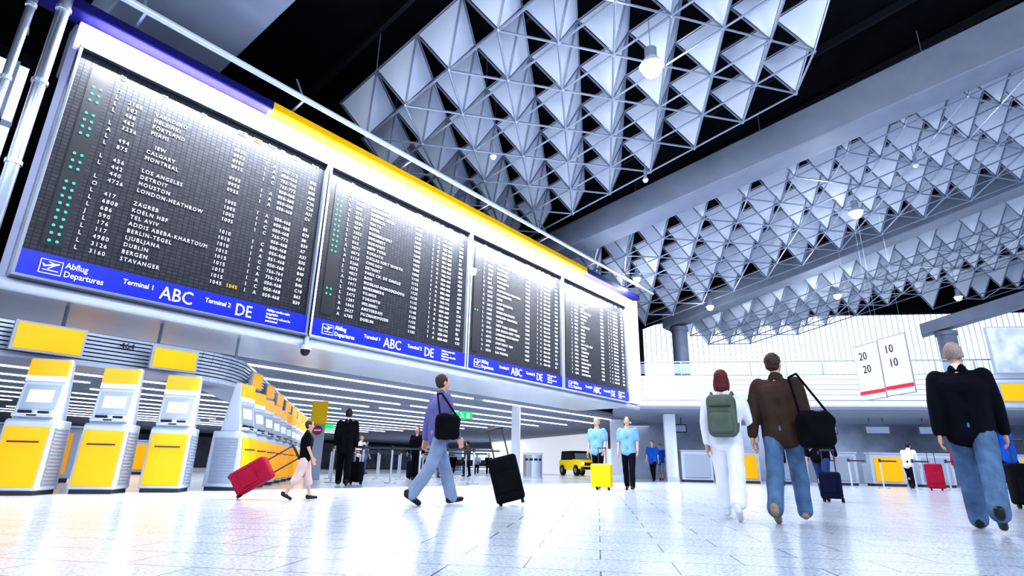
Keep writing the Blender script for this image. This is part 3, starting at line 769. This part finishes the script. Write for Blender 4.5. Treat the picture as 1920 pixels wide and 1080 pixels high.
    for sd in (-1,1):
        q=G(); q.ell(Hd((sd*.03,-.074,.012)),(.013*s,.010*s,.009*s),10,6); ey=q.obj('eye',M_eye,e,smooth=True)
        q=G(); q.ell(Hd((sd*.03,-.083,.012)),(.006*s,.003*s,.006*s),8,5); q.obj('iris',M_iris,ey)
    q=G(); q.ell(Hd((0,-.083,-.06)),(.024*s,.008*s,.008*s),10,6); q.obj('mouth',M_lip,e,smooth=True)
    g=G()
    hh=0 if not hair_thin else -.006
    HE((0,.028,.03),(.086+hh,.095+hh,.1+hh))
    if hairlong:
        HE((0,.035,-.02),(.092,.08,.12))
        for sd in (-1,1): HE((sd*.065,.012,-.06),(.036,.05,.10))
        HE((0,.055,-.09),(.085,.055,.09))
    elif not hair_thin:
        HE((0,.045,-.03),(.072,.06,.055))
    else: HE((0,.035,-.02),(.074,.065,.045))
    remesh(g,vox,'hair',hair,e,smooth=1,disp=.006)
    g=G(); cl=.016+baggy
    C((-.075,0,.96),.105+.008,(.075,0,.96),.105+.008,T if not lean else U)
    for L in (LL,RR):
        hip,kn,an,c=L
        C(hip,.097+baggy*.5,kn,.062+cl*.8,T)
        end=kn+(an-kn)*(1-crop)
        C(kn,.062+cl*.8,end,.048+cl,T)
    remesh(g,max(vox,.012),'trousers',bottom,e,smooth=1,disp=fold)
    g=G(); b_=.018+bulk
    C((-.075,0,hem),.105+b_*.6,(.075,0,hem),.105+b_*.6); C((-.065,0,1.12),.098+b_,(.065,0,1.12),.098+b_); C((-.095,0,1.32),.106+b_,(.095,0,1.32),.106+b_); C((-.15,0,1.415),.06+b_*.6,(.15,0,1.415),.06+b_*.6)
    for sd in (-1,1): C((sd*.075,0,hem),.105+b_*.6,(sd*.065,0,1.12),.098+b_); C((sd*.065,0,1.12),.098+b_,(sd*.095,0,1.32),.106+b_); C((sd*.04,.01,1.46),.045,(sd*.02,.01,1.51),.058)
    for Ar in (AL,AR):
        sh,el,wr,d=Ar
        if sleeve=='long': C(sh,.06+b_*.7,el,.05+b_*.6); C(el,.05+b_*.6,wr-d*.01,.036+b_*.5)
        else: C(sh,.06+b_*.7,sh+(el-sh)*.72,.055+b_*.6)
    remesh(g,max(vox,.012),'jacket' if sleeve=='long' else 'shirt',top,e,smooth=2,disp=fold)
    if collar:
        g=G(); C((0,.008,1.515),.058,(0,.002,1.535),.057); remesh(g,.012,'collar',collar,e,smooth=1)
    for F in (FL,FR):
        g=G(); heel,toe,d=F
        g.cap(T(heel+Vector((0,0,.012))),.043*s,T(toe+Vector((0,0,.006))),.036*s,12); g.cap(T(heel+Vector((0,0,.04))),.042*s,T((heel+toe)/2+Vector((0,0,.02))),.04*s,12)
        remesh(g,.012,'shoe',shoe,e,smooth=1)
    return e
def cloth(n,c,noise=.15): return mat(n,c,.85,noise=noise,nscale=6,bump=.25,spec=.2)
jeans=cloth('blue_jeans',(.11,.18,.29),.35); wht=cloth('white_cloth',(.78,.78,.84),.06); brown=cloth('brown_jacket',(.075,.047,.038)); navy=cloth('navy_cloth',(.007,.008,.015))
blk=cloth('black_cloth',(.007,.007,.01)); sky=cloth('sky_blue_shirt',(.2,.38,.72)); purple=cloth('violet_shirt',(.16,.15,.32)); pink=cloth('pale_pink_cloth',(.66,.50,.46)); royal=cloth('royal_blue',(.02,.12,.5)); greyc=cloth('grey_cloth',(.3,.32,.38))
lightj=cloth('light_jeans',(.24,.29,.40))
H_red=mat('hair_red',(.13,.02,.022),.6,noise=.4,nscale=60,bump=.4); H_brn=mat('hair_brown',(.06,.035,.025),.6,noise=.4,nscale=60,bump=.4); H_gry=mat('hair_grey',(.36,.28,.25),.6,noise=.2,nscale=60,bump=.4); H_blk=mat('hair_black',(.012,.01,.01),.5,noise=.3,nscale=60,bump=.4)

def rounded(g,c,d,r):
    x,y,z=d[0]/2-r,d[1]/2-r,d[2]/2-r
    g.box(c,(d[0]-2*r,d[1]-2*r,d[2])); g.box(c,(d[0],d[1]-2*r,d[2]-2*r)); g.box(c,(d[0]-2*r,d[1],d[2]-2*r))
    P=[(sx*x,sy*y,sz*z) for sx in (-1,1) for sy in (-1,1) for sz in (-1,1)]
    for i,p in enumerate(P):
        for q in P[i+1:]:
            if sum(abs(a_-b__)>1e-6 for a_,b__ in zip(p,q))==1:
                g.cap([c[k]+p[k] for k in range(3)],r,[c[k]+q[k] for k in range(3)],r,10)
def backpack(loc,rz,m,label):
    e=empty('backpack',loc,rz,label,'backpack')
    g=G(); rounded(g,(0,.0,.0),(.31,.17,.46),.07); remesh(g,.014,'main_bag',m,e,smooth=2,disp=.006)
    g=G(); rounded(g,(0,.10,-.08),(.24,.08,.22),.035); remesh(g,.012,'pocket',m,e)
    g=G(); g.box((0,.10,.1),(.22,.02,.012)); g.obj('zip',M_dark,e)
    for sx in (-1,1):
        g=G(); pts=[(sx*.09,-.07,.2),(sx*.11,-.17,.27),(sx*.125,-.31,.2),(sx*.15,-.30,.02),(sx*.14,-.1,-.16)]
        for p,q in zip(pts[:-1],pts[1:]): g.cap(p,.018,q,.018,8)
        g.obj('strap',m,e,smooth=True)
def shoulder_bag(loc,rz,label,d=(.42,.2,.34),strap=((-.16,0,.14),(-.08,0,.65),(.16,0,.14),(.02,0,.65)),r=.07):
    e=empty('shoulder_bag',loc,rz,label,'bag')
    g=G(); rounded(g,(0,0,0),d,r); remesh(g,.014,'bag_body',blk,e,smooth=5,disp=.03)
    g=G(); a_,b_,c_,d_=strap
    for p,q in ((a_,b_),(c_,d_),(b_,d_)): g.cap(p,.012,q,.012,8)
    g.obj('strap',blk,e,smooth=True)
def suitcase(loc,rz,m,label,h=.6,tilt=0,w_=.42):
    e=empty('suitcase',loc,rz,label,'suitcase',group='travel suitcases')
    e.rotation_euler=(rad(tilt),0,rz)
    g=G(); rounded(g,(0,0,h/2+.06),(w_,.24,h),.045); remesh(g,.016,'shell',m,e,smooth=1)
    g=G()
    for k in (-.13,0,.13): g.box((k,0,h/2+.06),(.02,.252,h-.12))
    g.obj('rib',m,e,bevel=.005)
    for x in (-.15,.15):
        g=G(); g.cyl((x-.02,.08,.04),(x+.02,.08,.04),.04,12); g.obj('wheel',M_black,e)
    g=G(); t=h+.06
    g.cyl((-.1,.08,t-.02),(-.1,.08,t+.38),.01,8); g.cyl((.1,.08,t-.02),(.1,.08,t+.38),.01,8); g.cap((-.11,.08,t+.38),.018,(.11,.08,t+.38),.018,8); g.obj('handle',M_dark,e)
    g=G(); g.box((0,-.125,h*.45+.06),(w_-.12,.02,h*.45)); g.obj('pocket',m,e,bevel=.008)
    return e

fwd=Vector((-.22,.97)); wloc=(-2.15,6.6)
person(wloc,fwd,1.66,'woman with dark red hair, white top and white trousers, walking away',wht,wht,H_red,shoe=mat('shoe_white',(.7,.7,.72),.5),legL=(22,4),legR=(-18,16),armL=(-8,6,10),armR=(10,20,14),hairlong=True,hem=.90,crop=.2,baggy=.024,bulk=.008,vox=.008)
fr=math.atan2(fwd.x,-fwd.y)
bk=Vector(wloc)-fwd.normalized()*.25
backpack((bk.x,bk.y,1.08),fr,cloth('olive_bag',(.13,.16,.13)),'grey green backpack worn over a white top')
person((-1.6,6.78),Vector((-.1,1)),1.83,'man in brown jacket and blue jeans walking away',brown,jeans,H_brn,shoe=cloth('tan_shoe',(.35,.27,.2)),legL=(-18,16),legR=(22,4),armL=(-6,16,8),armR=(-4,10,18),hem=.88,baggy=.014,bulk=.018,vox=.008,headyaw=-20,collar=brown)
shoulder_bag((-1.23,6.66,.93),rad(20),'large black shoulder bag hanging at the hip of a man',d=(.36,.2,.38),r=.085,strap=((-.14,0,.14),(-.20,.03,.55),(.14,0,.14),(-.13,-.03,.58)))
person((.02,7.4),Vector((.05,1)),1.86,'grey-haired man in dark navy jacket and blue jeans walking away',navy,jeans,H_gry,shoe=M_black,legL=(16,4),legR=(-20,18),armL=(-12,8,10),armR=(10,9,10),hem=.88,baggy=.02,bulk=.018,vox=.008,hair_thin=True,collar=wht,fold=.006)
person((-11.99,8.6),Vector((-.8,.6)),1.8,'man in black suit standing with an arm behind his back',blk,blk,H_blk,legL=(10,2),legR=(-10,4),armL=(-25,8,50),armR=(-10,8,14),hem=.80,baggy=.014,bulk=.016,vox=.01,collar=wht,fold=.006)
person((-5.78,5.66),Vector((.3,.95)),1.8,'man in violet shirt and pale jeans striding past with a bag',purple,lightj,H_brn,legL=(22,4),legR=(-20,16),armL=(-14,8,10),armR=(12,8,14),hem=.9,baggy=.018,bulk=.01,vox=.009)
shoulder_bag((-5.47,5.52,1.0),rad(60),'dark blue shoulder bag carried by a man in violet',d=(.34,.16,.34),strap=((-.12,0,.14),(-.14,.12,.44),(.12,0,.14),(-.08,.12,.45)))
person((-7.64,4.8),Vector((.55,.8)),1.12,'person in black top and pale pink cropped trousers pulling a suitcase',blk,pink,H_brn,legL=(14,2),legR=(-14,16),armL=(-16,10,12),armR=(12,8,14),hem=.92,crop=.7,sleeve='short',vox=.009,baggy=.03,bulk=.02)
for (x,y),f in (((-7.65,13.25),Vector((.1,-1))),((-6.82,13.35),Vector((.35,-1)))):
    person((x,y),f,1.79,'officer in light blue short-sleeved shirt and dark trousers',sky,navy,H_gry if x<-7 else H_brn,legL=(14,4),legR=(-12,10),armL=(6,10,30),armR=(-8,10,24),sleeve='short',hem=.93,vox=.012,bulk=.012,group='uniformed officers')
person((-11.1,24),Vector((.1,-1)),1.75,'person in royal blue shirt and dark trousers',royal,blk,H_brn,vox=.018,sleeve='short',bulk=.01)
person((-11.9,26.6),Vector((.3,-1)),1.72,'person in blue shirt with shorts walking',royal,greyc,H_blk,vox=.018,sleeve='short',crop=.6,bulk=.01)
Q=[((-21.8,19.9),wht,jeans,'person in white shirt and jeans waiting in the queue'),((-20.4,19.2),greyc,blk,'person in grey top and black trousers waiting in the queue'),((-17.9,17.8),royal,jeans,'person in blue sweater and jeans in the queue'),((-25.4,19.5),lightj,jeans,'person in pale jacket and jeans by the barrier'),((-17.0,15.4),greyc,jeans,'person in grey jacket and jeans beside the barriers'),((-19.4,21),brown,navy,'person in brown top standing in the queue'),((-15.6,14.2),navy,blk,'person in navy jacket with luggage in the queue'),((-22.5,17.0),wht,navy,'person in white top and navy trousers queueing')]
for i,(p,a_,b_,l) in enumerate(Q):
    an=random.uniform(0,6.28)
    person(p,(cos(an),sin(an)),random.uniform(1.66,1.82),l,a_,b_,random.choice([H_brn,H_blk,H_gry]),legL=(6,2),legR=(-6,4),vox=.018,bulk=.012,group='people queueing in the lower hall')
for k in range(4):
    q=Vector((-26.8,29.4))+Vector((cos(rad(40)),sin(rad(40))))*(-1.2+k*.8)
    d=Vector((sin(rad(40)),-cos(rad(40))))
    person((q.x,q.y),d,1.72,'person seated on the waiting bench',[navy,brown,greyc,blk][k],[blk,jeans,navy,blk][k],[H_blk,H_brn,H_gry,H_blk][k],legL=(88,88),legR=(84,86),armL=(30,8,50),armR=(30,8,50),hem=.93,vox=.02,bulk=.012,group='people seated on the bench')
person((-2.3,12.4),Vector((.1,1)),1.62,'woman in dark blue clothes walking with a blue suitcase',navy,cloth('denim_dark',(.04,.08,.2)),H_brn,vox=.012,legL=(16,4),legR=(-14,10),bulk=.01)
person((.5,14.2),Vector((-1,.2)),1.7,'person in blue polo shirt by a trolley',royal,navy,H_brn,vox=.012,sleeve='short',armL=(40,10,40),armR=(35,10,40),bulk=.015)
person((-1.9,25.6),Vector((.2,1)),1.7,'person in white shirt leaning over a desk',wht,navy,H_blk,vox=.018,lean=25,armL=(30,8,30),armR=(30,8,30))
person((-.4,26.6),Vector((.2,1)),1.72,'person in red top at the check-in desk',cloth('red_cloth',(.4,.03,.05)),blk,H_brn,vox=.018)
person((-6.2,25.2),Vector((-.3,1)),1.74,'person in dark jacket waiting at the desk',navy,jeans,H_blk,vox=.018)

rd=cloth('red_case',(.38,.02,.06),.1); ylw=mat('yellow_case',(.85,.6,.0),.4); bcase=cloth('blue_case',(.008,.014,.045),.1); bl2=cloth('black_case',(.009,.009,.013),.1)
suitcase((-7.35,12.9,0),rad(10),ylw,'bright yellow hard-shell suitcase beside an officer',h=.56,w_=.52)
c_=suitcase((-5.0,6.35,0),0,bl2,'black wheeled suitcase pulled at a tilt',h=.6,w_=.4)
c_.rotation_euler=(Matrix.Rotation(YAW,4,'Z')@Matrix.Rotation(rad(-15),4,'Y')).to_euler()
c_=suitcase((-8.3,4.1,0),0,rd,'red wheeled suitcase trailing on the floor',h=.52,w_=.34)
c_.rotation_euler=(Matrix.Rotation(YAW+.1,4,'Z')@Matrix.Rotation(rad(58),4,'Y')).to_euler(); c_.location.z=.145
suitcase((-2.12,12.0,0),rad(0),bcase,'dark blue suitcase pulled by a woman',h=.46,w_=.34)
suitcase((-1.15,24.6,0),rad(10),rd,'dark red suitcase standing near the check-in desks',h=.8,w_=.5)
suitcase((.62,12.9,0),rad(20),bl2,'black suitcase on the floor by a person in blue',h=.65,w_=.5)
suitcase((-12.6,9.4,0),rad(20),bl2,'black suitcase standing beside the suited man',h=.5)
suitcase((-16.4,14.8,0),rad(20),bcase,'dark blue suitcase standing in the queue',h=.6)
bpy.data.scenes.remove(BS)
bpy.context.view_layer.update()
